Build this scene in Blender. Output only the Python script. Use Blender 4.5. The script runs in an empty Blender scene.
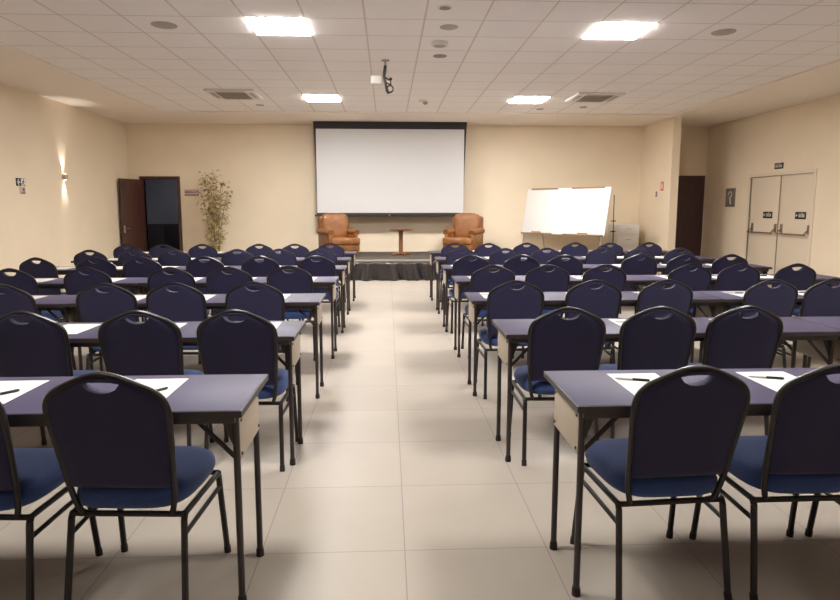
import bpy, bmesh, math, random
from mathutils import Vector, Matrix
random.seed(7)
PI = math.pi
C = bpy.context.scene.collection
S = bpy.context.scene

# ------------------------------------------------------------------ materials
def principled(name, col, rough=0.6, metal=0.0, spec=0.5, noise=None, bump=None, sheen=0.0):
    m = bpy.data.materials.new(name); m.use_nodes = True
    nt = m.node_tree; b = nt.nodes['Principled BSDF']
    b.inputs['Base Color'].default_value = (*col, 1)
    b.inputs['Roughness'].default_value = rough
    b.inputs['Metallic'].default_value = metal
    b.inputs['Specular IOR Level'].default_value = spec
    if sheen:
        b.inputs['Sheen Weight'].default_value = sheen
    if noise or bump:
        tc = nt.nodes.new('ShaderNodeTexCoord')
    if noise:
        scale, amt = noise[0], noise[1]
        n = nt.nodes.new('ShaderNodeTexNoise'); n.inputs['Scale'].default_value = scale
        n.inputs['Detail'].default_value = 5
        nt.links.new(tc.outputs['Object'], n.inputs['Vector'])
        if len(noise) > 2:
            mp = nt.nodes.new('ShaderNodeMapping'); mp.inputs['Scale'].default_value = noise[2]
            nt.links.new(tc.outputs['Object'], mp.inputs['Vector']); nt.links.new(mp.outputs['Vector'], n.inputs['Vector'])
        r = nt.nodes.new('ShaderNodeValToRGB')
        r.color_ramp.elements[0].position = 0.3; r.color_ramp.elements[1].position = 0.7
        r.color_ramp.elements[0].color = (*[c*(1-amt) for c in col], 1)
        r.color_ramp.elements[1].color = (*[min(1, c*(1+amt)) for c in col], 1)
        nt.links.new(n.outputs['Fac'], r.inputs['Fac']); nt.links.new(r.outputs['Color'], b.inputs['Base Color'])
    if bump:
        n2 = nt.nodes.new('ShaderNodeTexNoise'); n2.inputs['Scale'].default_value = bump[0]; n2.inputs['Detail'].default_value = 3
        nt.links.new(tc.outputs['Object'], n2.inputs['Vector'])
        bp = nt.nodes.new('ShaderNodeBump'); bp.inputs['Strength'].default_value = bump[1]; bp.inputs['Distance'].default_value = 0.01
        nt.links.new(n2.outputs['Fac'], bp.inputs['Height']); nt.links.new(bp.outputs['Normal'], b.inputs['Normal'])
    return m

def emission(name, col, strength):
    m = bpy.data.materials.new(name); m.use_nodes = True
    nt = m.node_tree; nt.nodes.remove(nt.nodes['Principled BSDF'])
    e = nt.nodes.new('ShaderNodeEmission'); e.inputs['Color'].default_value = (*col, 1); e.inputs['Strength'].default_value = strength
    nt.links.new(e.outputs[0], nt.nodes['Material Output'].inputs['Surface'])
    return m

def grid_material(name, base, line, x0, y0, step, half, rough, noise_amt=0.04, noise_scale=3.0, bump=0.0, spec=0.5, line_soft=None):
    """square tiles on the XY plane of the world, joints at x0 + i*step, y0 + j*step"""
    m = bpy.data.materials.new(name); m.use_nodes = True
    nt = m.node_tree; N = nt.nodes; L = nt.links; b = N['Principled BSDF']
    g = N.new('ShaderNodeNewGeometry'); sep = N.new('ShaderNodeSeparateXYZ'); L.new(g.outputs['Position'], sep.inputs[0])
    outs = []; cells = []
    for axis, o in (('X', x0), ('Y', y0)):
        a = N.new('ShaderNodeMath'); a.operation = 'SUBTRACT'; L.new(sep.outputs[axis], a.inputs[0]); a.inputs[1].default_value = o
        d = N.new('ShaderNodeMath'); d.operation = 'DIVIDE'; L.new(a.outputs[0], d.inputs[0]); d.inputs[1].default_value = step
        fl = N.new('ShaderNodeMath'); fl.operation = 'FLOOR'; L.new(d.outputs[0], fl.inputs[0]); cells.append(fl)
        pp = N.new('ShaderNodeMath'); pp.operation = 'PINGPONG'; L.new(d.outputs[0], pp.inputs[0]); pp.inputs[1].default_value = 0.5
        outs.append(pp)
    mn = N.new('ShaderNodeMath'); mn.operation = 'MINIMUM'; L.new(outs[0].outputs[0], mn.inputs[0]); L.new(outs[1].outputs[0], mn.inputs[1])
    lt = N.new('ShaderNodeMath'); lt.operation = 'LESS_THAN'; L.new(mn.outputs[0], lt.inputs[0]); lt.inputs[1].default_value = half/step
    cb = N.new('ShaderNodeCombineXYZ'); L.new(cells[0].outputs[0], cb.inputs[0]); L.new(cells[1].outputs[0], cb.inputs[1])
    wn = N.new('ShaderNodeTexWhiteNoise'); L.new(cb.outputs[0], wn.inputs['Vector'])
    nz = N.new('ShaderNodeTexNoise'); nz.inputs['Scale'].default_value = noise_scale; nz.inputs['Detail'].default_value = 6
    L.new(g.outputs['Position'], nz.inputs['Vector'])
    ad = N.new('ShaderNodeMath'); ad.operation = 'ADD'; L.new(nz.outputs['Fac'], ad.inputs[0])
    ml = N.new('ShaderNodeMath'); ml.operation = 'MULTIPLY'; L.new(wn.outputs['Value'], ml.inputs[0]); ml.inputs[1].default_value = 0.35
    L.new(ml.outputs[0], ad.inputs[1])
    rp = N.new('ShaderNodeValToRGB'); rp.color_ramp.elements[0].position = 0.35; rp.color_ramp.elements[1].position = 1.0
    rp.color_ramp.elements[0].color = (*[c*(1-noise_amt) for c in base], 1); rp.color_ramp.elements[1].color = (*[min(1, c*(1+noise_amt)) for c in base], 1)
    L.new(ad.outputs[0], rp.inputs['Fac'])
    mix = N.new('ShaderNodeMixRGB'); L.new(lt.outputs[0], mix.inputs['Fac']); L.new(rp.outputs['Color'], mix.inputs['Color1']); mix.inputs['Color2'].default_value = (*line, 1)
    L.new(mix.outputs[0], b.inputs['Base Color'])
    b.inputs['Roughness'].default_value = rough; b.inputs['Specular IOR Level'].default_value = spec
    if bump:
        bp = N.new('ShaderNodeBump'); bp.inputs['Strength'].default_value = bump; bp.inputs['Distance'].default_value = 0.004; bp.invert = True
        L.new(lt.outputs[0], bp.inputs['Height']); L.new(bp.outputs['Normal'], b.inputs['Normal'])
    return m

CEIL = 3.42
M = {}
M['wall'] = principled('wall_paint', (0.86, 0.73, 0.555), 0.75, noise=(1.3, 0.03), bump=(60, 0.08))
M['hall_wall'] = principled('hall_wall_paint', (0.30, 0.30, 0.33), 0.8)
M['floor'] = grid_material('porcelain_floor', (0.365, 0.320, 0.272), (0.23, 0.195, 0.19), 0.0656, 2.454, 0.6123, 0.0022, 0.42, 0.05, 2.2, 0.15, 0.12)
M['ceiling'] = grid_material('ceiling_tiles', (0.93, 0.88, 0.855), (0.68, 0.60, 0.54), -0.2267, 6.6686, 0.625, 0.009, 0.85, 0.02, 40, 0.4, 0.2)
M['plaster'] = principled('ceiling_plaster', (0.90, 0.81, 0.72), 0.8)
M['white_plastic'] = principled('white_plastic', (0.75, 0.71, 0.66), 0.5)
M['grey_plastic'] = principled('grey_plastic', (0.42, 0.37, 0.33), 0.6)
M['dark_grille'] = principled('dark_grille', (0.30, 0.245, 0.19), 0.6)
M['lamp'] = emission('lamp_panel', (1.0, 0.97, 0.93), 125.0)
M['lamp_dim'] = emission('dim_lamp_panel', (1.0, 0.97, 0.93), 76.0)
M['sconce_glow'] = emission('sconce_bulb', (1.0, 0.85, 0.68), 12.0)
M['hall_fill'] = emission('hall_fill_panel', (0.90, 0.92, 1.0), 4.5)  # glow of the unseen panel added to lift the dark hall
M['black_metal'] = principled('black_metal', (0.017, 0.013, 0.013), 0.36, 0.1)
M['table_metal'] = principled('table_metal', (0.040, 0.031, 0.030), 0.42, 0.1)
M['chrome'] = principled('chrome', (0.6, 0.57, 0.54), 0.25, 1.0)
M['rubber'] = principled('rubber', (0.02, 0.017, 0.017), 0.8)
M['navy'] = principled('navy_fabric', (0.020, 0.018, 0.066), 0.92, noise=(160, 0.18), bump=(400, 0.25), sheen=0.15)
M['seat_blue'] = principled('seat_blue_fabric', (0.030, 0.064, 0.215), 0.92, noise=(160, 0.18), bump=(400, 0.25), sheen=0.15)
M['laminate'] = principled('grey_laminate', (0.068, 0.060, 0.102), 0.48, 0, 0.10, noise=(5, 0.03))
M['table_edge'] = principled('black_table_edge', (0.036, 0.028, 0.028), 0.45)
M['panel_wood'] = principled('beige_panel', (0.42, 0.35, 0.27), 0.5)
M['paper'] = principled('white_paper', (0.63, 0.605, 0.58), 0.7)
M['pen'] = principled('black_pen', (0.012, 0.012, 0.016), 0.35)
M['dark_wood'] = principled('dark_wood', (0.072, 0.026, 0.017), 0.45, noise=(6, 0.35, (6, 6, 0.6)))
M['door_brown'] = principled('door_brown', (0.075, 0.036, 0.038), 0.5, noise=(5, 0.2, (5, 5, 0.5)))
M['cream_door'] = principled('cream_door', (0.78, 0.665, 0.52), 0.5)
M['steel'] = principled('brushed_steel', (0.36, 0.30, 0.24), 0.35, 0.9)
M['screen'] = principled('screen_fabric', (0.575, 0.565, 0.565), 0.8)
M['screen_black'] = principled('screen_black_border', (0.022, 0.018, 0.02), 0.7)
M['leather'] = principled('tan_leather', (0.235, 0.092, 0.027), 0.42, noise=(7, 0.28), bump=(30, 0.2))
M['red_wood'] = principled('reddish_wood', (0.22, 0.085, 0.035), 0.3, noise=(8, 0.25, (8, 8, 1)))
M['stage'] = principled('stage_carpet', (0.075, 0.062, 0.050), 0.85, noise=(40, 0.15))
M['stage_trim'] = principled('stage_edge_metal', (0.36, 0.31, 0.26), 0.4, 0.3)
M['skirt'] = principled('stage_skirt_fabric', (0.024, 0.018, 0.017), 0.30, sheen=0.2)
M['board'] = principled('whiteboard_enamel', (0.80, 0.79, 0.76), 0.4)
M['rail_wood'] = principled('pine_rail', (0.30, 0.18, 0.10), 0.5)
M['sign_black'] = principled('sign_black', (0.012, 0.013, 0.012), 0.5)
M['sign_white'] = principled('sign_white', (0.80, 0.78, 0.72), 0.5)
M['sign_red'] = principled('sign_red', (0.70, 0.14, 0.07), 0.5)
M['sign_pink'] = principled('sign_pink', (0.62, 0.44, 0.40), 0.5)
M['sign_grey'] = principled('sign_grey', (0.20, 0.155, 0.13), 0.5)
M['leaf'] = principled('olive_leaf', (0.37, 0.275, 0.105), 0.6, noise=(9, 0.4))
M['cane'] = principled('bamboo_cane', (0.30, 0.215, 0.09), 0.6)
M['pot'] = principled('clay_pot', (0.20, 0.11, 0.07), 0.7)
M['soil'] = principled('soil', (0.05, 0.035, 0.025), 0.95)
M['cabinet'] = principled('white_cabinet', (0.74, 0.69, 0.64), 0.5)
M['dark_cabinet'] = principled('dark_cabinet', (0.035, 0.028, 0.032), 0.6)
M['skirting'] = principled('skirting', (0.55, 0.46, 0.36), 0.5)
M['wicker'] = principled('wicker', (0.40, 0.27, 0.12), 0.8, bump=(80, 0.5))

# ------------------------------------------------------------------ mesh helpers
def box(bm, lo, hi, bevel=0.0, mat=None, seg=2):
    vs = [bm.verts.new((x, y, z)) for x in (lo[0], hi[0]) for y in (lo[1], hi[1]) for z in (lo[2], hi[2])]
    fs = [bm.faces.new([vs[i] for i in f]) for f in ((0,1,3,2),(4,6,7,5),(0,4,5,1),(2,3,7,6),(0,2,6,4),(1,5,7,3))]
    bmesh.ops.recalc_face_normals(bm, faces=fs)
    new = vs
    if bevel > 0:
        es = list({e for f in fs for e in f.edges})
        r = bmesh.ops.bevel(bm, geom=es, offset=bevel, segments=seg, profile=0.5, affect='EDGES')
        new = list({v for f in r['faces'] for v in f.verts} | {v for v in vs if v.is_valid})
    if mat is not None:
        for v in new: v.co = mat @ v.co
    return new

def smooth_path(pts, n=6, closed=False):
    P = [Vector(p) for p in pts]; out = []
    k = len(P); rng = range(k if closed else k-1)
    for i in rng:
        if closed: a, b, c, d = P[(i-1) % k], P[i], P[(i+1) % k], P[(i+2) % k]
        else: a, b, c, d = P[max(i-1, 0)], P[i], P[i+1], P[min(i+2, k-1)]
        for j in range(n):
            t = j/n
            out.append(0.5*((2*b)+(c-a)*t+(2*a-5*b+4*c-d)*t*t+(3*b-a-3*c+d)*t**3))
    if not closed: out.append(P[-1])
    return out

def tube(bm, pts, r, seg=8, closed=False, flat=None):
    P = [Vector(p) for p in pts]; n = len(P); rings = []
    T = []
    for i in range(n):
        if closed: t = P[(i+1) % n]-P[i-1]
        else: t = P[min(i+1, n-1)]-P[max(i-1, 0)]
        T.append(t.normalized())
    ref = Vector((0, 0, 1)) if abs(T[0].z) < 0.9 else Vector((1, 0, 0))
    u = T[0].cross(ref).normalized()
    for i in range(n):
        u = (u - T[i]*u.dot(T[i]))
        if u.length < 1e-6: u = T[i].orthogonal()
        u.normalize(); v = T[i].cross(u)
        rr = r[i] if isinstance(r, (list, tuple)) else r
        rings.append([bm.verts.new(P[i]+u*math.cos(2*PI*k/seg)*rr+v*math.sin(2*PI*k/seg)*rr) for k in range(seg)])
    m = n if closed else n-1
    for i in range(m):
        A, B = rings[i], rings[(i+1) % n]
        for k in range(seg):
            bm.faces.new((A[k], A[(k+1) % seg], B[(k+1) % seg], B[k]))
    if not closed:
        bm.faces.new(list(reversed(rings[0]))); bm.faces.new(rings[-1])

def lathe(bm, prof, cx=0, cy=0, seg=24):
    rings = []
    for r, z in prof:
        rings.append([bm.verts.new((cx+max(r, 1e-4)*math.cos(2*PI*k/seg), cy+max(r, 1e-4)*math.sin(2*PI*k/seg), z)) for k in range(seg)])
    for A, B in zip(rings, rings[1:]):
        for k in range(seg): bm.faces.new((A[k], A[(k+1) % seg], B[(k+1) % seg], B[k]))
    bm.faces.new(list(reversed(rings[0]))); bm.faces.new(rings[-1])

def loft(bm, rings):
    R = [[bm.verts.new(p) for p in ring] for ring in rings]
    n = len(R[0])
    for A, B in zip(R, R[1:]):
        for k in range(n): bm.faces.new((A[k], A[(k+1) % n], B[(k+1) % n], B[k]))
    bm.faces.new(list(reversed(R[0]))); bm.faces.new(R[-1])

def link(name, bm, mat, parent=None, smooth=True, angle=40):
    bmesh.ops.recalc_face_normals(bm, faces=bm.faces)
    me = bpy.data.meshes.new(name); bm.to_mesh(me); bm.free()
    if smooth:
        for p in me.polygons: p.use_smooth = True
        me.set_sharp_from_angle(angle=math.radians(angle))
    me.materials.append(M[mat] if isinstance(mat, str) else mat)
    o = bpy.data.objects.new(name, me); C.objects.link(o)
    if parent: o.parent = parent
    return o

def tag(o, label, cat, group=None):
    o['label'] = label; o['category'] = cat
    if group: o['group'] = group
    return o
def thing(name, label, cat, loc=(0, 0, 0), rz=0, group=None):
    o = bpy.data.objects.new(name, None); C.objects.link(o); o.location = loc; o.rotation_euler = (0, 0, rz)
    return tag(o, label, cat, group)
def struct(o): o['kind'] = 'structure'; return o
def dup(root, loc, rz, label, group=None):
    r = root.copy(); C.objects.link(r); r.location = loc; r.rotation_euler = (0, 0, rz); r['label'] = label
    if group: r['group'] = group
    for ch in root.children:
        c = ch.copy(); C.objects.link(c); c.parent = r
        for g in ch.children:
            d = g.copy(); C.objects.link(d); d.parent = c
    return r
def sbox(name, lo, hi, mat, bevel=0.0, parent=None):
    bm = bmesh.new(); box(bm, lo, hi, bevel); return link(name, bm, mat, parent, smooth=bevel > 0)
def cboxes(name, boxes, mat, parent=None, bevel=0.0):
    bm = bmesh.new()
    for lo, hi in boxes: box(bm, lo, hi, bevel)
    return link(name, bm, mat, parent, smooth=bevel > 0)

# ------------------------------------------------------------------ room shell
XL, XR, YB, YF = -6.03, 7.76, 14.7, -5.0
GX0, GX1, GY1 = -4.602, 6.023, 12.919          # tiled field of the ceiling
struct(sbox('floor', (XL-0.2, YF-0.2, -0.12), (XR+0.2, YB+3.0, 0), 'floor'))
struct(cboxes('ceiling', [((GX0, YF, CEIL), (GX1, GY1, CEIL+0.1))], 'ceiling'))
struct(cboxes('ceiling_border', [((XL-0.2, YF, CEIL-0.022), (GX0, YB+0.2, CEIL+0.1)), ((GX1, YF, CEIL-0.022), (XR+0.2, YB+0.2, CEIL+0.1)),
                                 ((GX0, GY1, CEIL-0.022), (GX1, YB+0.2, CEIL+0.1))], 'plaster'))
struct(cboxes('wall_left', [((XL-0.15, YF, 0), (XL, YB+0.15, CEIL+0.1))], 'wall'))
struct(cboxes('wall_rear', [((XL-0.15, YF-0.15, 0), (XR+0.15, YF, CEIL+0.1))], 'wall'))
DX0, DX1, DZ = -5.72, -4.93, 2.12              # doorway in the stage wall
NX0, NX1, NZ = 6.78, 7.715, 2.235                # dark door in the niche
struct(cboxes('wall_back', [((XL, YB, 0), (DX0, YB+0.15, CEIL+0.1)), ((DX0, YB, DZ), (DX1, YB+0.15, CEIL+0.1)),
                            ((DX1, YB, 0), (XR+0.15, YB+0.15, CEIL+0.1))], 'wall'))
EY0, EY1, EZ = 10.90, 12.84, 2.10              # emergency exit in the right wall
struct(cboxes('wall_right', [((XR, YF, 0), (XR+0.15, EY0, CEIL+0.1)), ((XR, EY0, EZ), (XR+0.15, EY1, CEIL+0.1)),
                             ((XR, EY1, 0), (XR+0.15, YB, CEIL+0.1)), ((XR+0.10, EY0, 0), (XR+0.15, EY1, EZ))], 'wall'))
struct(sbox('wall_partition', (6.13, 13.1, 0), (6.30, YB, CEIL-0.022), 'wall'))
struct(cboxes('baseboard_back', [((DX1+0.1, YB-0.012, 0), (6.13, YB, 0.09))], 'skirting'))
struct(cboxes('baseboard_left', [((XL, YF, 0), (XL+0.012, YB, 0.09))], 'skirting'))
struct(cboxes('baseboard_right', [((XR-0.012, YF, 0), (XR, EY0-0.09, 0.09)), ((XR-0.012, EY1+0.09, 0), (XR, YB, 0.09))], 'skirting'))
# hall seen through the open door
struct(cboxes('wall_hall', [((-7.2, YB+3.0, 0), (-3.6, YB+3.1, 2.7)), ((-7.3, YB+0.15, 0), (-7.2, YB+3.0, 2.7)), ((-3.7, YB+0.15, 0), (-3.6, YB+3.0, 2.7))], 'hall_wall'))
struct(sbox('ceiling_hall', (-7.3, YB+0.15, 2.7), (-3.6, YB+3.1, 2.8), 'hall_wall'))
struct(cboxes('trim_1', [((DX0-0.07, YB-0.02, 0), (DX0, YB+0.16, DZ+0.07)), ((DX1, YB-0.02, 0), (DX1+0.07, YB+0.16, DZ+0.07)),
                         ((DX0, YB-0.02, DZ), (DX1, YB+0.16, DZ+0.07))], 'dark_wood'))
struct(cboxes('trim_2', [((NX0-0.07, YB-0.02, 0), (NX0, YB, NZ+0.02)), ((NX1, YB-0.03, 0), (NX1+0.03, YB, NZ+0.02))], 'cream_door'))
struct(cboxes('trim_3', [((XR-0.015, EY0-0.07, 0), (XR+0.02, EY0, EZ+0.06)), ((XR-0.015, EY1, 0), (XR+0.02, EY1+0.07, EZ+0.06)),
                         ((XR-0.015, EY0, EZ), (XR+0.02, EY1, EZ+0.06))], 'cream_door'))

# open brown door, hinged on the left jamb, swung into the room
door = bpy.data.objects.new('door_1', None); C.objects.link(door); door.location = (DX0+0.02, YB-0.02, 0); door.rotation_euler = (0, 0, math.radians(-110))
door['kind'] = 'structure'
sbox('door_leaf', (0, -0.02, 0.01), (0.74, 0.018, DZ-0.01), 'dark_wood', 0.003, door)
bm = bmesh.new(); tube(bm, [(0.68, 0.018, 1.0), (0.68, 0.06, 1.0)], 0.01); tube(bm, [(0.68, 0.06, 1.0), (0.57, 0.065, 1.0)], 0.009)
box(bm, (0.655, 0.016, 0.90), (0.705, 0.022, 1.06)); link('door_handle', bm, 'chrome', door)
# dark door in the niche
door = bpy.data.objects.new('door_2', None); C.objects.link(door); door.location = (NX0, YB-0.025, 0); door['kind'] = 'structure'
sbox('door_leaf', (0, 0, 0.005), (NX1-NX0, 0.024, NZ), 'door_brown', 0.003, door)
bm = bmesh.new(); tube(bm, [(0.07, 0, 1.0), (0.07, -0.05, 1.0), (0.18, -0.055, 1.0)], 0.009); link('door_handle', bm, 'chrome', door)
# double emergency exit door
for nm, y0, y1 in (('door_3', EY0+0.004, 11.87), ('door_4', 11.882, EY1-0.004)):
    d = bpy.data.objects.new(nm, None); C.objects.link(d); d.location = (XR, (y0+y1)/2, 0); d['kind'] = 'structure'
    w = (y1-y0)/2
    sbox('door_leaf', (0.025, -w, 0.008), (0.075, w, EZ-0.006), 'cream_door', 0.004, d)
    bm = bmesh.new()
    tube(bm, [(-0.075, -w+0.03, 0.955), (-0.075, w-0.10, 0.955)], 0.016, 10)
    e = w-0.07 if nm == 'door_4' else w-0.06
    for yy in (-w+0.06, w-0.12):
        tube(bm, [(0.025, yy, 1.03), (-0.03, yy, 1.02), (-0.075, yy, 0.955)], 0.012, 8)
        box(bm, (0.0, yy-0.03, 0.97), (0.026, yy+0.03, 1.14), 0.006)
    link('push_bar', bm, 'steel', d)
    if nm == 'door_3': sbox('centre_seam', (0.015, w-0.012, 0.01), (0.028, w+0.008, EZ-0.01), 'steel', 0, d)

# ------------------------------------------------------------------ flat lettering built from strokes
FONT = {'S': [((1,.9),(.5,1),(0,.85),(0,.6),(1,.4),(1,.15),(.5,0),(0,.1))], 'A': [((0,0),(.5,1),(1,0)), ((.2,.35),(.8,.35))],
        'I': [((.5,0),(.5,1))], "'": [((.4,1.15),(.7,1.35))], 'D': [((0,0),(0,1),(.6,1),(1,.7),(1,.3),(.6,0),(0,0))]}
def strokes(word, w, h):
    out = []; n = len(word); cw = w/n
    for i, ch in enumerate(word):
        for key in ([ch, "'"] if ch == 'J' else [ch]):
            for s in FONT[key]: out.append([(-w/2+i*cw+p[0]*cw*0.72+cw*.14, p[1]*h-h/2) for p in s])
    return out
def ribbon(bm, pts, t, d):
    """flat stroke in the local XZ plane, raised by d towards -Y"""
    for (a, b) in zip(pts, pts[1:]):
        dx, dz = b[0]-a[0], b[1]-a[1]; l = math.hypot(dx, dz) or 1; nx, nz = -dz/l*t/2, dx/l*t/2; ex, ez = dx/l*t/2, dz/l*t/2
        q = [(a[0]-ex+nx, a[1]-ez+nz), (b[0]+ex+nx, b[1]+ez+nz), (b[0]+ex-nx, b[1]+ez-nz), (a[0]-ex-nx, a[1]-ez-nz)]
        f = [bm.verts.new((x, -d, z)) for x, z in q]; k = [bm.verts.new((x, -d+0.0015, z)) for x, z in q]
        bm.faces.new(f); bm.faces.new(list(reversed(k)))
        for i in range(4): bm.faces.new((f[i], k[i], k[(i+1) % 4], f[(i+1) % 4]))
def saida(bm, w, h, t, d, cx=0):
    tmp = [[(x+cx, z) for x, z in s] for s in strokes('SAIDA', w, h)]
    for s in tmp: ribbon(bm, s, t, d)
    cw = w/5; ribbon(bm, [(cx-w/2+2*cw+cw*.45, h*0.66), (cx-w/2+2*cw+cw*.75, h*0.9)], t, d)   # the accent
RZR, RZL = -PI/2, PI/2        # facing -X (right wall) / +X (left wall)
def facing(name, label, cat, loc, rz, w, h, mat, t=0.008):
    r = thing(name, label, cat, loc, rz); sbox('plate', (-w/2, -t, -h/2), (w/2, 0, h/2), mat, 0.002, r); return r
ex = facing('exit_sign', 'black exit sign with white word on the wall above the double doors', 'sign', (XR, 11.93, 2.285), RZR, 0.27, 0.115, 'sign_black')
bm = bmesh.new(); saida(bm, 0.21, 0.052, 0.012, 0.010); link('lettering', bm, 'sign_white', ex)
for lab, y, x in (('small black exit sign on the door leaf nearer the stage', 12.22, XR+0.025), ('small black exit sign on the door leaf farther from the stage', 11.22, XR+0.025)):
    s = facing('exit_sign', lab, 'sign', (x, y, 1.315), RZR, 0.30, 0.135, 'sign_black')
    bm = bmesh.new(); saida(bm, 0.17, 0.055, 0.012, 0.010, 0.035); link('lettering', bm, 'sign_white', s)
    bm = bmesh.new()
    for q in ([(-0.125, 0), (-0.085, 0)], [(-0.105, 0.022), (-0.128, 0), (-0.105, -0.022)]): ribbon(bm, q, 0.012, 0.010)
    link('arrow', bm, 'sign_white', s)
s = facing('exit_sign', 'black and white running-figure exit sign on the wall beside the sconce', 'sign', (XL, 10.43, 1.88), RZL, 0.26, 0.125, 'sign_black')
bm = bmesh.new()
for q in ([(-0.035, 0), (-0.10, 0)], [(-0.07, 0.035), (-0.105, 0), (-0.07, -0.035)]): ribbon(bm, q, 0.022, 0.010)
link('arrow', bm, 'sign_white', s)
bm = bmesh.new(); box(bm, (0.0, -0.0095, -0.055), (0.122, -0.007, 0.055)); link('panel', bm, 'sign_white', s, False)
bm = bmesh.new()
for q in ([(0.06, 0.02), (0.05, -0.012)], [(0.05, -0.012), (0.08, -0.045)], [(0.05, -0.012), (0.03, -0.03), (0.012, -0.03)], [(0.085, 0.005), (0.06, 0.02), (0.03, 0.005)], [(0.066, 0.036), (0.07, 0.042)]): ribbon(bm, q, 0.014, 0.0115)
link('running_figure', bm, 'sign_black', s)
s = facing('notice_sign', 'small pinkish notice with dark marks under the running-figure exit sign', 'sign', (XL, 10.46, 1.745), RZL, 0.15, 0.115, 'sign_pink')
bm = bmesh.new(); box(bm, (-0.04, -0.0095, -0.052), (0.07, -0.0075, -0.03)); box(bm, (0.0, -0.0095, -0.015), (0.05, -0.0075, 0.04)); link('printed_marks', bm, 'sign_grey', s, False)
s = facing('room_sign', 'small pale name plate with dark base beside the open brown door', 'sign', (-4.60, YB, 1.815), 0, 0.33, 0.15, 'sign_pink')
bm = bmesh.new(); box(bm, (-0.165, -0.0095, -0.074), (0.165, -0.0075, -0.042)); ribbon(bm, [(-0.14, 0.012), (-0.03, 0.012)], 0.035, 0.0095); ribbon(bm, [(-0.01, 0.012), (0.10, 0.012)], 0.022, 0.0095)
link('dark_band', bm, 'sign_grey', s, False)
s = facing('fire_alarm_sign', 'small red and white sign on the partition wall above a switch', 'sign', (6.13, 13.50, 1.94), RZR, 0.14, 0.20, 'sign_red')
bm = bmesh.new(); box(bm, (-0.022, -0.0095, -0.06), (0.03, -0.0075, 0.06)); link('pictogram', bm, 'sign_white', s, False)
s = facing('wall_switch', 'small dark switch plate on the partition below the red sign', 'switch', (6.13, 13.78, 1.77), RZR, 0.075, 0.12, 'sign_grey')
sbox('rocker', (-0.02, -0.013, -0.03), (0.02, -0.007, 0.03), 'grey_plastic', 0.002, s)
s = facing('extinguisher_sign', 'brown framed panel with white pictogram between niche and double doors', 'sign', (XR, 13.58, 1.69), RZR, 0.36, 0.41, 'sign_grey', 0.02)
bm = bmesh.new()
ribbon(bm, [(-0.07, 0.08), (-0.04, 0.13), (0.03, 0.13), (0.06, 0.09), (0.05, 0.04), (0.01, 0.0)], 0.035, 0.0225)
ribbon(bm, [(0.0, -0.01), (0.03, -0.12)], 0.05, 0.0225); link('pictogram', bm, 'sign_white', s)

# ------------------------------------------------------------------ ceiling fixtures
for lab, x, y in (('square ceiling light panel nearest the camera on the plant side', -1.4767, 6.6686), ('square ceiling light panel nearest the camera on the whiteboard side', 2.2733, 6.6686),
                  ('small far ceiling light panel near the screen, plant side', -1.4767, 11.0436), ('small far ceiling light panel near the whiteboard', 2.2733, 11.0436),
                  ('square ceiling light panel above the row farthest from the stage, plant side', -1.4767, 2.2936), ('square ceiling light panel above the row farthest from the stage, whiteboard side', 2.2733, 2.2936)):
    t = thing('ceiling_light', lab, 'ceiling light', (x+0.3125, y+0.3125, CEIL), 0, 'square ceiling light panels')
    a, b = 0.3, 0.312
    cboxes('frame', [((-b, -b, -0.004), (-a, b, 0)), ((a, -b, -0.004), (b, b, 0)), ((-a, -b, -0.004), (a, -a, 0)), ((-a, a, -0.004), (a, b, 0))], 'white_plastic', t)
    sbox('diffuser', (-a, -a, -0.010), (a, a, -0.001), 'lamp_dim' if y < 3 else 'lamp', 0, t)
for lab, x in (('square ceiling air conditioner with beige grille on the plant side', -2.63), ('square ceiling air conditioner with beige grille above the whiteboard side', 3.67)):
    t = thing('ceiling_air_conditioner', lab, 'air conditioner', (x, 10.97, CEIL), 0, 'ceiling air conditioners')
    bm = bmesh.new(); box(bm, (-0.41, -0.41, -0.035), (0.41, 0.41, 0), 0.012)
    link('casing', bm, 'white_plastic', t)
    bm = bmesh.new(); box(bm, (-0.25, -0.25, -0.044), (0.25, 0.25, -0.034), 0.004)
    for k in range(9): box(bm, (-0.23, -0.22+k*0.055-0.004, -0.048), (0.23, -0.22+k*0.055+0.004, -0.043))
    link('intake_grille', bm, 'dark_grille', t)
    for k in range(4):
        bm = bmesh.new(); box(bm, (-0.24, -0.36, -0.040), (0.24, -0.29, -0.034), 0.003, Matrix.Rotation(k*PI/2, 4, 'Z')); link('air_flap', bm, 'grey_plastic', t)
def ceil_disc(name, lab, cat, x, y, r, mat, h=0.012, inner=None, gp=None):
    t = thing(name, lab, cat, (x, y, CEIL), 0, gp)
    bm = bmesh.new(); lathe(bm, [(r*0.86, -h), (r, -h*0.5), (r, 0)]); link('body', bm, mat, t)
    if inner:
        bm = bmesh.new(); lathe(bm, [(r*0.6, -h-0.004), (r*0.74, -h-0.001), (r*0.74, -h+0.004)]); link('grille', bm, inner, t)
ceil_disc('ceiling_speaker', 'round grey ceiling speaker near the plant-side light', 'speaker', -2.40, 6.985, 0.135, 'grey_plastic', 0.01, 'grey_plastic', 'round ceiling speakers')
ceil_disc('ceiling_speaker', 'round grey ceiling speaker beyond the whiteboard-side light', 'speaker', 3.78, 6.97, 0.13, 'grey_plastic', 0.01, 'grey_plastic', 'round ceiling speakers')
ceil_disc('ceiling_downlight', 'dark round ceiling fixture nearest the camera above the aisle', 'downlight', 0.575, 6.27, 0.075, 'white_plastic', 0.008, 'dark_grille', 'round fixtures above the aisle')
ceil_disc('ceiling_speaker', 'pale round ceiling cover above the aisle between two dark ones', 'speaker', 0.68, 6.92, 0.10, 'grey_plastic', 0.01, 'grey_plastic', 'round fixtures above the aisle')
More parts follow.
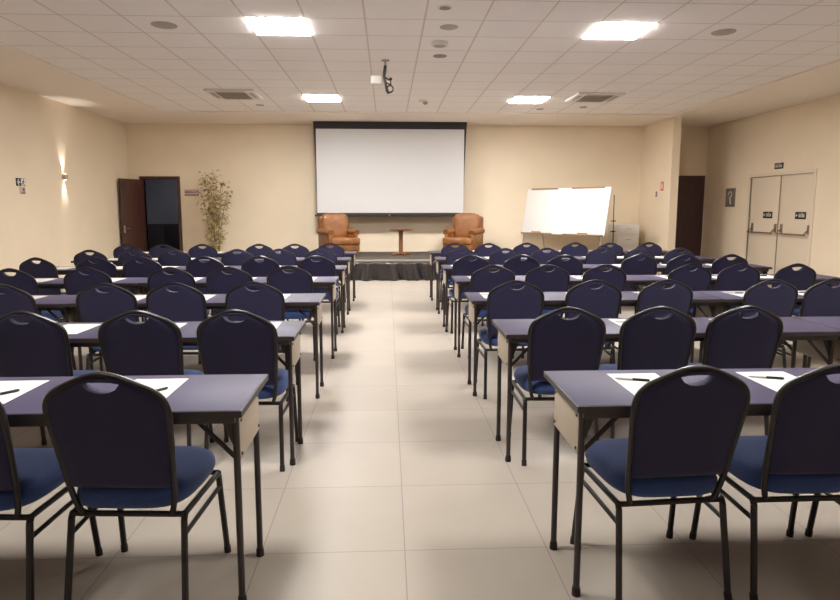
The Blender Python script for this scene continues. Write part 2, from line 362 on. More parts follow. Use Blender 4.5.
ceil_disc('smoke_detector', 'white round smoke detector on the ceiling above the aisle', 'smoke detector', 0.63, 7.54, 0.10, 'white_plastic', 0.045, 'grey_plastic', 'round fixtures above the aisle')
ceil_disc('ceiling_downlight', 'dark round ceiling fixture just beyond the smoke detector', 'downlight', 0.69, 8.2, 0.09, 'dark_grille', 0.008, 'dark_grille', 'round fixtures above the aisle')
ceil_disc('ceiling_downlight', 'small flat ceiling disc beside the plant-side air conditioner', 'downlight', -2.44, 12.15, 0.08, 'grey_plastic', 0.01, None)
ceil_disc('ceiling_downlight', 'small flat ceiling disc between whiteboard light and air conditioner', 'downlight', 3.05, 12.38, 0.08, 'grey_plastic', 0.01, None)
ceil_disc('ceiling_downlight', 'small flat ceiling disc just beyond the whiteboard-side air conditioner', 'downlight', 3.84, 12.1, 0.08, 'grey_plastic', 0.01, None)
t = thing('ceiling_motion_sensor', 'small white ceiling sensor with dark dome in front of the screen', 'sensor', (0.68, 11.5, CEIL))
bm = bmesh.new(); lathe(bm, [(0.06, -0.03), (0.075, -0.012), (0.075, 0)], -0.03, 0); link('base', bm, 'white_plastic', t)
bm = bmesh.new(); lathe(bm, [(0.02, -0.075), (0.04, -0.06), (0.048, -0.028)], 0.02, 0); link('dome', bm, 'dark_grille', t)
# projector bracket hanging from the ceiling
t = thing('ceiling_projector_mount', 'black tubular projector bracket hanging from the ceiling before the screen', 'projector mount', (-0.02, 8.46, CEIL))
bm = bmesh.new(); lathe(bm, [(0.05, -0.012), (0.055, -0.006), (0.055, 0)]); tube(bm, [(0, 0, -0.01), (0, 0, -0.085)], 0.014); link('ceiling_plate', bm, 'steel', t)
bm = bmesh.new(); tube(bm, [(0, 0, -0.07), (-0.012, 0, -0.16), (-0.02, 0, -0.22), (0.0, 0, -0.30), (0.022, 0, -0.40), (0.04, 0, -0.435)], [0.022, 0.022, 0.018, 0.016, 0.02, 0.014], 10); link('pole', bm, 'black_metal', t)
bm = bmesh.new(); tube(bm, [(-0.03, 0.0, -0.20), (0.03, 0.01, -0.245), (0.065, 0.02, -0.25)], 0.011); tube(bm, [(-0.015, 0, -0.27), (0.03, 0.02, -0.30), (0.075, 0.03, -0.31)], 0.009); tube(bm, [(0.065, 0.02, -0.235), (0.075, 0.03, -0.31)], 0.008)
bmesh.ops.create_icosphere(bm, subdivisions=2, radius=0.022, matrix=Matrix.Translation((0.07, 0.02, -0.24))); link('arm', bm, 'black_metal', t)
bm = bmesh.new(); tube(bm, [(0.06+0.042*math.cos(a*PI/10), 0.0, -0.372+0.045*math.sin(a*PI/10)) for a in range(20)], 0.011, 8, True); link('ring_clamp', bm, 'black_metal', t)
bm = bmesh.new(); box(bm, (-0.20, 0.02, -0.30), (-0.05, 0.10, -0.19), 0.015); tube(bm, [(-0.06, 0.05, -0.24), (-0.012, 0, -0.24)], 0.01); link('control_box', bm, 'white_plastic', t)

# wall sconce
t = thing('wall_sconce', 'small up and down wall sconce glowing on the plain side wall', 'wall lamp', (XL, 11.78, 2.03))
bm = bmesh.new(); box(bm, (0, -0.05, -0.045), (0.012, 0.05, 0.045), 0.003); box(bm, (0.01, -0.045, -0.05), (0.065, 0.045, 0.05), 0.006); link('housing', bm, 'grey_plastic', t)
for z in (0.0515, -0.0515):
    bm = bmesh.new(); lathe(bm, [(0.022, -0.001), (0.022, 0.001)], 0.038, 0); o = link('bulb', bm, 'sconce_glow', t); o.location = (0, 0, z)
for z, rx in ((0.06, PI), (-0.06, 0)):
    l = bpy.data.lights.new('sconce_beam', 'SPOT'); l.energy = 24; l.spot_size = math.radians(58); l.spot_blend = 0.9; l.shadow_soft_size = 0.02; l.color = (1, 0.93, 0.86)
    o = bpy.data.objects.new('sconce_beam', l); C.objects.link(o); o.location = (XL+0.040, 11.78, 2.03+z); o.rotation_euler = (rx, 0, 0)

# added unseen hall fill light, and a dark cabinet seen through the open door
t = thing('hall_ceiling_fill', 'added bluish fill light panel, unseen in the hall behind the open door', 'ceiling light', (-5.6, YB+1.6, 2.7))
sbox('diffuser', (-0.3, -0.3, -0.02), (0.3, 0.3, 0), 'hall_fill', 0, t)
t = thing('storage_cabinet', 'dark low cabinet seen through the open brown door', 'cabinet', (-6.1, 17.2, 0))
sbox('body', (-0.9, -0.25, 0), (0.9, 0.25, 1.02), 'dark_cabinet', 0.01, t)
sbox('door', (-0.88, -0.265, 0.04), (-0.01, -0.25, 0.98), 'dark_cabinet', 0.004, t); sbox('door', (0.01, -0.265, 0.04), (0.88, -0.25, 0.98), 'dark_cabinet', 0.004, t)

# ------------------------------------------------------------------ stage, screen, armchairs, table
SZ = 0.41; SY = 12.33; SX0, SX1 = -2.7, 3.05
t = thing('stage', 'low stage with dark pleated skirt below the projection screen', 'stage', ((SX0+SX1)/2, SY, 0))
w = (SX1-SX0)/2
sbox('platform', (-w, 0.05, 0), (w, YB-SY-0.015, SZ-0.006), 'stage', 0, t)
sbox('carpet', (-w, 0.02, SZ-0.006), (w, YB-SY-0.015, SZ), 'stage', 0, t)
sbox('edge_trim', (-w-0.005, -0.03, SZ-0.035), (w+0.005, 0.04, SZ+0.003), 'stage_trim', 0.004, t)
bm = bmesh.new(); nx, nz = 520, 8; rows = []
random.seed(3); ph = [random.uniform(0, 6.28) for _ in range(6)]
for j in range(nz+1):
    v = j/nz; row = []
    for i in range(nx+1):
        x = -w+2*w*i/nx
        xx = x+0.10*(1-v)*math.sin(x*2.1+ph[4])
        q = 0.55*math.sin(xx*19+ph[0]+1.9*math.sin(xx*2.3+ph[1]))+0.45*math.sin(xx*33+ph[2]+2.4*math.sin(xx*3.1+ph[3]))
        fold = 0.10*(0.25+0.75*(1-v))*math.copysign(abs(q)**0.8, q)
        drift = 0
        row.append(bm.verts.new((x+drift, -0.105+fold, 0.004+v*(SZ-0.045))))
    rows.append(row)
for a, b in zip(rows, rows[1:]):
    for i in range(nx): bm.faces.new((a[i], a[i+1], b[i+1], b[i]))
sk = link('skirt', bm, 'skirt', t, True, 180); md = sk.modifiers.new('thickness', 'SOLIDIFY'); md.thickness = 0.004

t = thing('projection_screen', 'large white projection screen with black border let down from the ceiling', 'projection screen', (0, 14.15, 0))
sx0, sx1, zt, zb = -1.665, 1.815, CEIL-0.024, 1.295
bm = bmesh.new()
def side(z):   # the tensioned sides curve inwards
    k = (z-zb)/(zt-zb); return 0.035*math.sin(PI*min(1, max(0, k)))+0.0*(1-k)
zs = [zb+(zt-zb)*i/24 for i in range(25)]
R = []
for z in zs: R.append([bm.verts.new((sx0+0.035*(1-(z-zb)/(zt-zb))+side(z)*0.4, 0, z)), bm.verts.new((sx1-0.055*(1-(z-zb)/(zt-zb))-side(z)*0.4, 0, z))])
for a, b in zip(R, R[1:]): bm.faces.new((a[0], a[1], b[1], b[0]))
f = link('black_border', bm, 'screen_black', t, False); md = f.modifiers.new('thickness', 'SOLIDIFY'); md.thickness = 0.004; md.offset = 0
bm = bmesh.new()
wx0, wx1 = sx0+0.055, sx1-0.06
pts = [(wx0, zb+0.05), (wx1, zb+0.05), (wx1, zt-0.165), (wx0, zt-0.165)]
f1 = [bm.verts.new((x, -0.006, z)) for x, z in pts]; f2 = [bm.verts.new((x, -0.003, z)) for x, z in pts]
bm.faces.new(f1); bm.faces.new(list(reversed(f2)))
for i in range(4): bm.faces.new((f1[i], f2[i], f2[(i+1) % 4], f1[(i+1) % 4]))
link('viewing_surface', bm, 'screen', t, False)
bm = bmesh.new(); tube(bm, [(sx0+0.0, 0, zb-0.012), (sx1-0.0, 0, zb-0.012)], 0.022, 10); link('weight_bar', bm, 'screen_black', t)
bm = bmesh.new(); tube(bm, [(0.04, -0.01, zb-0.005), (0.04, -0.035, zb-0.005)], 0.018, 10); link('pull_knob', bm, 'chrome', t)

def pillow(bm, cx, cy, cz, sx, sy, sz, e=4.0, tilt=0.0, nu=24, nv=14, crown=0.0):
    """superellipsoid cushion"""
    def sg(v, p): return math.copysign(abs(v)**p, v)
    rings = []
    mt = Matrix.Translation((cx, cy, cz)) @ Matrix.Rotation(tilt, 4, 'X')
    for j in range(nv+1):
        ph = -PI/2+PI*j/nv; ring = []
        cp, sp = sg(math.cos(ph), 2/e), sg(math.sin(ph), 2/e)
        for i in range(nu):
            th = 2*PI*i/nu
            x = sx*cp*sg(math.cos(th), 2/e); y = sy*cp*sg(math.sin(th), 2/e); z = sz*sp
            if crown: z += crown*max(0, sp)*(1-(x/sx)**2)
            ring.append(mt @ Vector((x, y, z)))
        rings.append(ring)
    loft(bm, rings)

def armchair(label, loc, rz, mirror=1):
    t = thing('armchair', label, 'armchair', loc, rz, 'tan leather armchairs on the stage')
    # local: front is -Y
    bm = bmesh.new(); box(bm, (-0.335, -0.40, 0.11), (0.335, 0.36, 0.27), 0.025, None, 3); link('base', bm, 'leather', t)
    bm = bmesh.new(); pillow(bm, 0, -0.125, 0.33, 0.30 if False else 0.262, 0.31, 0.075, 5)
    box(bm, (-0.335, -0.43, 0.255), (0.335, -0.30, 0.40), 0.03, None, 3); link('seat_cushion', bm, 'leather', t)
    bm = bmesh.new(); box(bm, (-0.335, 0.24, 0.2), (0.335, 0.39, 0.86), 0.05, None, 4); link('back_frame', bm, 'leather', t)
    bm = bmesh.new(); pillow(bm, 0, 0.20, 0.63, 0.315, 0.13, 0.285, 5.0, -0.14, crown=0.015); link('back_cushion', bm, 'leather', t)
    for s in (-1, 1):
        bm = bmesh.new(); box(bm, (0.25*s if s > 0 else -0.345, -0.29, 0.12), (0.345 if s > 0 else -0.25, 0.34, 0.50), 0.03, None, 3)
        pts = [(0.30*s, -0.305, 0.505), (0.30*s, -0.27, 0.51), (0.30*s, -0.05, 0.52), (0.30*s, 0.2, 0.53), (0.30*s, 0.36, 0.53)]
        tube(bm, smooth_path(pts, 4), 0.07, 14); link('arm', bm, 'leather', t)
    for x in (-0.28, 0.28):
        for y in (-0.34, 0.30):
            bm = bmesh.new(); tube(bm, [(x, y, 0.12), (x*1.03, y*1.03, 0.001)], [0.032, 0.02], 10); link('leg', bm, 'red_wood', t)
    return t
armchair('tan leather armchair on the stage end nearer the plant', (-1.09, 13.55, SZ+0.003), math.radians(28))
armchair('tan leather armchair on the stage end nearer the whiteboard', (1.69, 13.55, SZ+0.003), math.radians(-29))
t = thing('side_table', 'small round wooden pedestal table between the two armchairs', 'table', (0.29, 13.6, SZ))
bm = bmesh.new(); lathe(bm, [(0.05, 0.545), (0.24, 0.555), (0.27, 0.565), (0.272, 0.58), (0.265, 0.588)], seg=40); link('tabletop', bm, 'red_wood', t)
bm = bmesh.new(); lathe(bm, [(0.055, 0.04), (0.047, 0.10), (0.045, 0.40), (0.055, 0.53), (0.085, 0.548)]); link('column', bm, 'red_wood', t)
for k in range(4):
    a = k*PI/2+0.5
    bm = bmesh.new(); tube(bm, [(0, 0, 0.05), (0.12*math.cos(a), 0.12*math.sin(a), 0.04), (0.24*math.cos(a), 0.24*math.sin(a), 0.016)], [0.035, 0.028, 0.016], 10); link('foot', bm, 'red_wood', t)

# ------------------------------------------------------------------ whiteboard on its easel
t = thing('whiteboard', 'wide white board tilted on a thin-legged easel beside the partition', 'whiteboard', (3.927, 13.5, 0), -0.872)
W2, H2, le, cz = 1.077, 0.524, 0.2098, 1.385
mt = Matrix.Translation((0, 0, cz)) @ Matrix.Rotation(-le, 4, 'X')
bm = bmesh.new(); box(bm, (-W2, -0.009, -H2), (W2, 0.009, H2), 0.003, mt); link('panel', bm, 'board', t)
for x0, x1 in ((-0.97, -0.24), (0.12, 0.93)):
    bm = bmesh.new(); box(bm, (x0, -0.016, H2-0.028), (x1, 0.002, H2+0.006), 0.002, mt); link('top_rail', bm, 'rail_wood', t)
for x0, x1 in ((-1.06, -0.24), (0.08, 1.05)):
    bm = bmesh.new(); box(bm, (x0, -0.06, -H2-0.012), (x1, 0.004, -H2+0.016), 0.003, mt)
    box(bm, ((x0+x1)/2-0.12, -0.055, -H2+0.014), ((x0+x1)/2+0.12, -0.012, -H2+0.045), 0.006, mt); link('tray', bm, 'rail_wood', t)
for x, f in ((-1.02, 0), (-0.78, 1), (1.0, 0), (0.72, 1)):
    top = mt @ Vector((x, 0.02, H2-0.1)); low = mt @ Vector((x, 0.02, -H2))
    foot = Vector((x*1.0, low.y-(low.z)*math.tan(le)*0.9, 0)) if not f else Vector((x, 0.52, 0))
    bm = bmesh.new(); tube(bm, ([top, low, foot] if not f else [mt @ Vector((x, 0.03, 0.3)), foot]), 0.011, 8); link('leg', bm, 'grey_plastic', t)
# black tripod stand behind the board
t = thing('tripod_stand', 'thin black tripod stand behind the whiteboard by the drawer unit', 'stand', (5.18, 13.80, 0))
bm = bmesh.new(); tube(bm, [(0, 0, 0.25), (-0.01, 0, 0.95)], 0.014, 8); tube(bm, [(-0.01, 0, 0.9), (-0.02, 0, 1.75)], 0.010, 8); link('pole', bm, 'black_metal', t)
for z in (1.16, 0.92): 
    bm = bmesh.new(); tube(bm, [(-0.075, 0, z), (0.04, 0, z)], 0.012, 8); link('clamp', bm, 'black_metal', t)
for k in range(3):
    a = k*2*PI/3-PI/2; bm = bmesh.new(); tube(bm, [(0, 0, 0.55), (0.3*math.cos(a), 0.3*math.sin(a), 0.0)], 0.009, 8); link('leg', bm, 'black_metal', t)
# drawer unit
t = thing('drawer_unit', 'white drawer cabinet in the corner behind the whiteboard', 'cabinet', (5.645, 14.38, 0))
sbox('body', (-0.26, -0.28, 0.02), (0.26, 0.28, 1.075), 'cabinet', 0.006, t)
for k in range(4):
    z0 = 0.06+k*0.252
    d = sbox('drawer', (-0.25, -0.297, z0), (0.25, -0.28, z0+0.24), 'cabinet', 0.004, t)
    sbox('handle', (-0.06, -0.312, z0+0.15), (0.06, -0.297, z0+0.165), 'grey_plastic', 0.003, d)
t = thing('waste_basket', 'small wicker basket in the corner beside the white drawer unit', 'basket', (6.005, 14.5, 0))
bm = bmesh.new(); lathe(bm, [(0.075, 0), (0.085, 0.3), (0.095, 0.74), (0.085, 0.74), (0.075, 0.68)]); link('body', bm, 'wicker', t)

# ------------------------------------------------------------------ tall plant
t = thing('potted_bamboo', 'tall thin potted bamboo with olive leaves by the stage wall', 'plant', (-3.95, 14.15, 0))
bm = bmesh.new(); lathe(bm, [(0.15, 0), (0.17, 0.02), (0.21, 0.34), (0.22, 0.36), (0.19, 0.36), (0.185, 0.32)]); link('pot', bm, 'pot', t)
bm = bmesh.new(); lathe(bm, [(0.18, 0.30), (0.182, 0.325)]); link('soil', bm, 'soil', t)
random.seed(11); lb = bmesh.new(); cb = bmesh.new()
def leaf(p, d, L, wd, droop):
    d = Vector(d).normalized(); s = d.cross(Vector((0, 0, 1)))
    s = s.normalized() if s.length > 1e-3 else Vector((1, 0, 0))
    s = (s+Vector((0, 0, random.uniform(-.8, .8)))).normalized()
    L0, L1 = p+d*L*0.45-Vector((0, 0, droop*L*0.15)), p+d*L-Vector((0, 0, droop*L*0.55))
    v = [lb.verts.new(q) for q in (p, L0+s*wd, L1, L0-s*wd, L0+Vector((0, 0, 0.006)))]
    lb.faces.new((v[0], v[1], v[4])); lb.faces.new((v[1], v[2], v[4])); lb.faces.new((v[2], v[3], v[4])); lb.faces.new((v[3], v[0], v[4]))
for k in range(9):
    a = random.uniform(0, 2*PI); lean = random.uniform(0.05, 0.34); h = random.uniform(1.75, 2.32)
    base = Vector((0.08*math.cos(a), 0.08*math.sin(a), 0.31)); tip = Vector((lean*math.cos(a)+0.02, lean*math.sin(a)*0.8, h))
    mid = base.lerp(tip, 0.5)-Vector((math.cos(a), math.sin(a), 0))*0.05*lean*3
    path = smooth_path([base, mid, tip], 8); tube(cb, path, [0.009-0.006*i/len(path) for i in range(len(path))], 6)
    for n in range(120):
        u = random.random()**0.8
        if u < 0.16: continue
        q = path[min(len(path)-1, int(u*(len(path)-1)))]; b = random.uniform(0, 2*PI)
        off = Vector((math.cos(b), math.sin(b), random.uniform(-0.3, 0.6)))*random.uniform(0.01, 0.05+0.09*u)
        leaf(q+off, (math.cos(b), math.sin(b), random.uniform(-0.5, 0.7)), random.uniform(0.07, 0.15), random.uniform(0.016, 0.027), random.random())
link('stems', cb, 'cane', t); link('foliage', lb, 'leaf', t, False)

# ------------------------------------------------------------------ banquet chair (front is +Y, towards the stage)
def lean(z):   # y of the back plane at height z
    return -0.128-0.120*((z-0.40)/0.53)
PROFILE = [(0.385, 0.160), (0.44, 0.174), (0.50, 0.181), (0.60, 0.189), (0.70, 0.197), (0.76, 0.2005), (0.80, 0.199), (0.832, 0.187), (0.857, 0.161), (0.878, 0.122), (0.898, 0.078), (0.9105, 0.046), (0.9165, 0.02)]
PROFILE = [(z, w*1.027) for z, w in PROFILE]
def half_width(z):
    for (z0, w0), (z1, w1) in zip(PROFILE, PROFILE[1:]):
        if z0 <= z <= z1: return w0+(w1-w0)*(z-z0)/(z1-z0)
    return 0
def build_chair(label):
    t = thing('banquet_chair', label, 'chair', (0, 0, 0), 0, 'navy banquet chairs in the table rows')
    # hoop
    L = [(-wd, lean(z), z) for z, wd in PROFILE[:-1]]; top = [(0, lean(0.919), 0.919)]; Rr = [(wd, lean(z), z) for z, wd in reversed(PROFILE[:-1])]
    pts = [(-0.150, -0.105, 0.368)]+L+top+Rr+[(0.150, -0.105, 0.368)]
    bm = bmesh.new(); tube(bm, smooth_path(pts, 3), 0.0108, 8); link('back_frame', bm, 'black_metal', t)
    # upholstered back with a hand hole
    zs = [0.486, 0.494, 0.508, 0.56, 0.64, 0.72, 0.77, 0.805, 0.832, 0.850, 0.865, 0.880, 0.895, 0.905, 0.910]
    rings = []
    n = 13
    for i, z in enumerate(zs):
        wd = max(0.012, half_width(z)-0.003); th = 0.014 if 0 < i < len(zs)-1 else 0.006
        if i == 0: wd -= 0.012
        puff = 0.016*min(1, (z-0.47)/0.08)*min(1, max(0, (0.93-z)/0.10))
        ring = []
        for k in range(n):
            u = -1+2*k/(n-1); e = (1-abs(u)**6)
            ring.append((u*wd, lean(z)-th*(0.3+0.7*e), z))
        for k in range(n):
            u = 1-2*k/(n-1); e = (1-abs(u)**4)
            ring.append((u*wd, lean(z)+0.004+th*(0.2+0.5*e)+puff*e, z))
        rings.append(ring)
    bm = bmesh.new(); loft(bm, rings); back = link('backrest', bm, 'navy', t, True, 50)
    hb = bmesh.new(); hz = 0.887
    hp = [(-0.064, hz), (-0.048, hz-0.020), (-0.025, hz-0.031), (0, hz-0.034), (0.025, hz-0.031), (0.048, hz-0.020), (0.064, hz), (0.04, hz+0.005), (0, hz+0.007), (-0.04, hz+0.005)]
    f1 = [hb.verts.new((x, -0.40, z)) for x, z in hp]; f2 = [hb.verts.new((x, -0.05, z)) for x, z in hp]
    hb.faces.new(f1); hb.faces.new(list(reversed(f2)))
    for i in range(len(hp)): hb.faces.new((f1[i], f2[i], f2[(i+1) % len(hp)], f1[(i+1) % len(hp)]))
    cut = link('cutter', hb, 'navy')
    md = back.modifiers.new('hole', 'BOOLEAN'); md.object = cut; md.operation = 'DIFFERENCE'; md.solver = 'EXACT'
    bpy.context.view_layer.update(); dg = bpy.context.evaluated_depsgraph_get()
    me = bpy.data.meshes.new_from_object(back.evaluated_get(dg)); back.modifiers.clear(); back.data = me
    for p in me.polygons: p.use_smooth = True
    me.set_sharp_from_angle(angle=math.radians(45))
    bpy.data.objects.remove(cut)
    # seat cushion
    bm = bmesh.new(); rings = []
    prof = [(0.402, 0.90), (0.409, 0.97), (0.428, 1.0), (0.448, 0.995), (0.466, 0.96), (0.478, 0.89), (0.485, 0.75), (0.489, 0.45)]
    for z, k in prof:
        ring = []
        for i in range(36):
            a = 2*PI*i/36; cx, sy = math.cos(a), math.sin(a)
            x = 0.217*k*math.copysign(abs(cx)**0.5, cx); y = 0.215*k*math.copysign(abs(sy)**0.55, sy)
            x *= 1.0+0.04*y/0.215
            ring.append((x, y+0.055, z))
        rings.append(ring)
    loft(bm, rings); link('seat', bm, 'seat_blue', t, True, 60)
    # frame under the seat
    bm = bmesh.new()
    tube(bm, [(-0.203, -0.118, 0.372), (0.203, -0.118, 0.372)], 0.011, 8)
    tube(bm, smooth_path([(-0.203, -0.118, 0.372), (-0.207, 0.03, 0.374), (-0.212, 0.22, 0.376)], 3), 0.011, 8)
    tube(bm, smooth_path([(0.203, -0.118, 0.372), (0.207, 0.03, 0.374), (0.212, 0.22, 0.376)], 3), 0.011, 8)
    tube(bm, [(-0.212, 0.22, 0.376), (0.212, 0.22, 0.376)], 0.011, 8)
    link('seat_frame', bm, 'black_metal', t)
    for s in (-1, 1):
        bm = bmesh.new(); tube(bm, smooth_path([(0.202*s, -0.108, 0.376), (0.203*s, -0.122, 0.356), (0.204*s, -0.128, 0.32), (0.213*s, -0.176, 0.012)], 4), 0.0125, 8)
        lg = link('leg', bm, 'black_metal', t)
        bm = bmesh.new(); tube(bm, [(0.2125*s, -0.172, 0.03), (0.2135*s, -0.18, 0.0)], 0.0145, 8); link('rubber_foot', bm, 'rubber', lg)
        bm = bmesh.new(); tube(bm, smooth_path([(0.210*s, 0.20, 0.379), (0.212*s, 0.218, 0.36), (0.213*s, 0.222, 0.33), (0.222*s, 0.262, 0.012)], 4), 0.0125, 8)
        lg = link('leg', bm, 'black_metal', t)
        bm = bmesh.new(); tube(bm, [(0.2215*s, 0.26, 0.03), (0.2225*s, 0.264, 0.0)], 0.0145, 8); link('rubber_foot', bm, 'rubber', lg)
        bm = bmesh.new(); tube(bm, [(0.2045*s, -0.132, 0.300), (0.2145*s, 0.225, 0.315)], 0.009, 8); link('stretcher', bm, 'black_metal', t)
    return t

# crowns of the chairs, row by row from the camera to the stage: (x, y)
ROWS = {
 ('L', 0): [(-0.937, 2.00), (-1.48, 2.00)],
 ('L', 1): [(-0.79, 3.21), (-1.32, 3.20), (-1.92, 3.23)],
 ('L', 2): [(-0.98, 4.46), (-1.54, 4.43), (-2.02, 4.39), (-2.70, 4.34)],
 ('L', 3): [(-0.92, 5.71), (-1.45, 5.59), (-1.97, 5.57), (-2.73, 5.60), (-3.30, 5.45)],
 ('L', 4): [(-0.82, 6.93), (-1.44, 6.88), (-2.03, 6.84), (-2.68, 6.73), (-3.20, 6.75), (-3.72, 6.64)],
 ('L', 5): [(-0.90, 8.14), (-1.43, 8.07), (-1.95, 7.99), (-2.78, 8.03), (-3.22, 7.86), (-3.69, 7.70)],
 ('L', 6): [(-0.88, 9.30), (-1.38, 9.07), (-1.87, 8.97), (-2.63, 8.76), (-3.23, 8.91), (-3.65, 8.69)],
 ('R', 0): [(1.047, 1.99), (1.592, 2.01), (2.12, 2.00)],
 ('R', 1): [(0.99, 3.23), (1.50, 3.24), (1.99, 3.22)],
 ('R', 2): [(0.95, 4.44), (1.57, 4.51), (2.11, 4.48), (2.85, 4.45), (3.38, 4.46)],
 ('R', 3): [(1.02, 5.83), (1.53, 5.71), (2.09, 5.73), (2.90, 5.75), (3.41, 5.78), (3.96, 5.70)],
 ('R', 4): [(0.92, 6.92), (1.56, 6.97), (2.01, 6.87), (2.95, 6.98), (3.44, 6.88), (3.98, 6.86)],
 ('R', 5): [(1.00, 8.16), (1.56, 8.03), (2.14, 8.11), (2.92, 8.18), (3.44, 8.15), (3.95, 8.03)],
 ('R', 6): [(1.03, 9.22), (1.53, 9.19), (2.14, 9.30), (2.91, 9.40), (3.43, 9.24), (4.09, 9.35)]}
TURN = {('L', 0, 0): -0.06, ('L', 0, 1): -0.06, ('R', 0, 0): 0.06, ('R', 0, 1): 0.0, ('L', 4, 5): -0.12, ('L', 4, 4): 0.05, ('R', 1, 0): -0.02}
ORD = ['first', 'second', 'third', 'fourth', 'fifth', 'sixth', 'seventh']
SIDE = {'L': 'plant side', 'R': 'whiteboard side'}
TZ = 0.76; TD = 0.478; PITCH = 1.2366; TY0 = 2.07
def place(i, n, row, side): return '%s from the aisle, %s row from the stage, %s' % (ORD[i], ORD[6-row], SIDE[side])
chair0 = None
SEATS = []
LEGS = {'L': [], 'R': []}
for _s, _x0, _l, _g in (('L', -0.512, 1.84, -1), ('R', 0.660, 1.955, 1)):
    for _k in (0, 1):
        LEGS[_s] += [_x0+_g*(_k*(_l+0.006)+0.035), _x0+_g*(_k*(_l+0.006)+_l-0.035)]
for (side, row), lst in ROWS.items():
    ry = 2.0+1.2215*row
    for i, (x, y) in enumerate(lst):
        dev = max(-0.13, min(0.10, (y-ry)*0.6)); yy = min(ry+dev, TY0+PITCH*row-0.088); xx = x*yy/y
        if row:
            for lx in LEGS[side]:
                if abs(xx-lx) < 0.258: xx = lx+math.copysign(0.258, xx-lx)
            if i and abs(xx) < abs(prev)+0.48: xx = math.copysign(abs(prev)+0.48, xx)
        prev = xx
        lab = 'navy banquet chair, '+place(i, len(lst), row, side)
        rz = TURN.get((side, row, i), random.uniform(-0.03, 0.03) if row else 0)
        loc = (xx, yy+0.247, 0)
        if chair0 is None:
            chair0 = build_chair(lab); chair0.location = loc; chair0.rotation_euler = (0, 0, rz)
        else: dup(chair0, loc, rz, lab)
        SEATS.append((side, row, i, xx))

# ------------------------------------------------------------------ folding tables
def build_table(label, LEN):
    """origin at the middle, front edge (towards the chairs) at y = 0"""
    t = thing('folding_table', label, 'table', (0, 0, 0), 0, 'grey-topped folding tables')
    h = LEN/2
    bm = bmesh.new(); box(bm, (-h+0.004, 0.004, TZ-0.022), (h-0.004, TD-0.004, TZ), 0.003); link('tabletop', bm, 'laminate', t)
    # black edging wraps the sides
    bm = bmesh.new()
    for lo, hi in (((-h, 0, TZ-0.026), (h, 0.005, TZ-0.0025)), ((-h, TD-0.005, TZ-0.026), (h, TD, TZ-0.0025)), ((-h, 0.005, TZ-0.026), (-h+0.005, TD-0.005, TZ-0.0025)), ((h-0.005, 0.005, TZ-0.026), (h, TD-0.005, TZ-0.0025))): box(bm, lo, hi)
    link('edging', bm, 'table_edge', t, False)
    bm = bmesh.new()
    for lo, hi in (((-h+0.03, 0.02, 0.706), (h-0.03, 0.04, TZ-0.022)), ((-h+0.03, TD-0.04, 0.706), (h-0.03, TD-0.02, TZ-0.022)), ((-0.02, 0.04, 0.715), (0.02, TD-0.04, TZ-0.022))): box(bm, lo, hi, 0.002)
    link('apron_rail', bm, 'table_metal', t)
    for s in (-1, 1):
        for y in (0.055, TD-0.105):
            bm = bmesh.new(); tube(bm, [(s*(h-0.035), y, TZ-0.022), (s*(h-0.035), y, 0.012)], 0.0125, 10); lg = link('leg', bm, 'table_metal', t)
            bm = bmesh.new(); lathe(bm, [(0.017, 0), (0.0165, 0.02), (0.0145, 0.035)], s*(h-0.035), y, 12); link('foot_cap', bm, 'rubber', lg)
            # folding brace and its gusset
            bm = bmesh.new(); tube(bm, [(s*(h-0.035), y+0.012, 0.555), (s*(h-0.20), y+0.012, 0.728)], 0.009, 8)
            link('brace', bm, 'table_metal', t)
        bm = bmesh.new(); xo = s*(h-0.022)
        box(bm, (min(xo, xo-s*0.010), 0.058, 0.555), (max(xo, xo-s*0.010), TD-0.102, 0.722), 0.002); ep = link('end_panel', bm, 'panel_wood', t)
        bm = bmesh.new()
        for z in (0.575, 0.70):
            for y in (0.075, TD-0.12): tube(bm, [(xo-s*0.002, y, z), (xo+s*0.004, y, z)], 0.006, 8)
        link('bolt', bm, 'table_edge', ep)
        bm = bmesh.new()
        vs = [(s*(h-0.045), 0.06, 0.735), (s*(h-0.10), 0.06, 0.735), (s*(h-0.045), 0.06, 0.60)]
        a = [bm.verts.new(v) for v in vs]; b = [bm.verts.new((v[0], v[1]+0.004, v[2])) for v in vs]
        bm.faces.new(a); bm.faces.new(list(reversed(b)))
        for k in range(3): bm.faces.new((a[k], b[k], b[(k+1) % 3], a[(k+1) % 3]))
        link('gusset', bm, 'table_metal', t, False)
    return t
GEO = {'L': (-0.512, 1.84, -1), 'R': (0.660, 1.955, 1)}
JIT = {('L', 0): 0.0, ('R', 0): 0.012, ('R', 2): -0.022, ('R', 1): -0.004}
for side in 'LR':
    first = None; x0, LEN, sg = GEO[side]
    for row in range(7):
        jx, jy = JIT.get((side, row), random.uniform(-0.008, 0.008)), random.uniform(-0.004, 0.004)
        for k in (0, 1):
            if k == 1 and (row == 0 or (side == 'L' and row == 1)): continue     # wholly outside the frame
            lab = 'grey folding table %s, %s row from the stage, %s' % (('beside the aisle', 'at the wall end')[k], ORD[6-row], SIDE[side])
            loc = (x0+jx+sg*(LEN/2+k*(LEN+0.006)), TY0+PITCH*row+jy, 0)
            if first is None: first = build_table(lab, LEN); first.location = loc
            else: dup(first, loc, 0, lab)

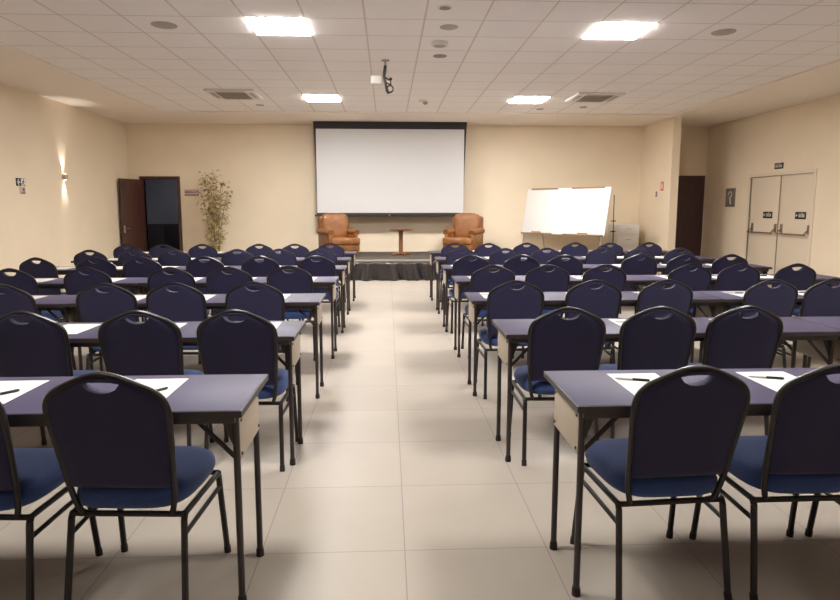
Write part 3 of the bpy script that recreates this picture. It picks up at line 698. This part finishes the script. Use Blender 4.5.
# ------------------------------------------------------------------ a sheet and a pen at every seat
PSHIFT = {('L', 0, 0): 0.0, ('L', 0, 1): -0.02, ('R', 0, 0): -0.015, ('R', 0, 1): 0.02, ('R', 1, 0): 0.53-0.02-0.0, ('R', 1, 2): 0.14, ('L', 2, 0): 0.08, ('L', 2, 1): 0.05, ('L', 2, 3): -0.10, ('R', 0, 2): 0.0}
PSHIFT[('R', 1, 0)] = 0.02
paper0 = pen0 = None
for side, row, i, cx in SEATS:
    sgn = -1 if side == 'L' else 1
    x = cx+PSHIFT.get((side, row, i), random.uniform(-0.05, 0.10)*(-sgn))
    yb = TY0+PITCH*row
    y = yb+TD-0.215+random.uniform(-0.01, 0.01)
    lab = 'white paper sheet before the %s chair from the aisle, %s row from stage, %s' % (ORD[i], ORD[6-row], SIDE[side])
    if paper0 is None:
        bm = bmesh.new(); box(bm, (-0.105, -0.1485, 0), (0.105, 0.1485, 0.0015)); paper0 = link('paper_sheet', bm, 'paper', None, False)
        tag(paper0, lab, 'paper', 'white sheets on the tables'); p = paper0
    else:
        p = paper0.copy(); C.objects.link(p); p['label'] = lab
    p.location = (x, y, TZ+0.0004); p.rotation_euler = (0, 0, random.uniform(-0.03, 0.03) if row else 0)
    if not (side == 'R' and row < 4 or row == 0): continue
    lab = 'black pen on the sheet at %s chair from aisle, %s row from stage, %s' % (ORD[i], ORD[6-row], SIDE[side])
    loc = (x-0.04+random.uniform(-0.02, 0.02), y+0.035, TZ+0.0073); rz = random.uniform(0.05, 0.5)*(-1)
    if side == 'R' and row == 0: loc = (x-0.035, y+0.045, TZ+0.0073); rz = -0.32
    if side == 'L' and row == 0: loc = (x+0.03, y-0.05, TZ+0.0073); rz = 0.9
    if pen0 is None:
        pen0 = thing('ballpoint_pen', lab, 'pen', loc, rz, 'black pens on the sheets')
        bm = bmesh.new(); tube(bm, [(-0.068, 0, 0), (-0.058, 0, 0), (0.02, 0, 0)], [0.0015, 0.0048, 0.0048], 8); link('barrel', bm, 'paper', pen0)
        bm = bmesh.new(); tube(bm, [(0.0, 0, 0), (0.06, 0, 0), (0.066, 0, 0)], [0.0054, 0.0054, 0.004], 8); link('cap', bm, 'pen', pen0)
    else: dup(pen0, loc, rz, lab)

# ------------------------------------------------------------------ world, camera, colour management
w = bpy.data.worlds.new('World'); S.world = w; w.use_nodes = True
w.node_tree.nodes['Background'].inputs[0].default_value = (0.05, 0.045, 0.045, 1); w.node_tree.nodes['Background'].inputs[1].default_value = 0.2
cam = bpy.data.cameras.new('camera'); co = bpy.data.objects.new('camera', cam); C.objects.link(co)
co.location = (0, 0, 1.46); co.rotation_euler = (PI/2-0.1229, 0, -0.0452)
cam.sensor_width = 36; cam.lens = 609/840*36; cam.shift_x = 4.6/840; cam.shift_y = -16.94/840; cam.clip_start = 0.05
S.camera = co
S.view_settings.view_transform = 'Standard'; S.view_settings.look = 'None'; S.view_settings.gamma = 1.0; S.view_settings.use_curve_mapping = False
S.view_settings.exposure = 0.36
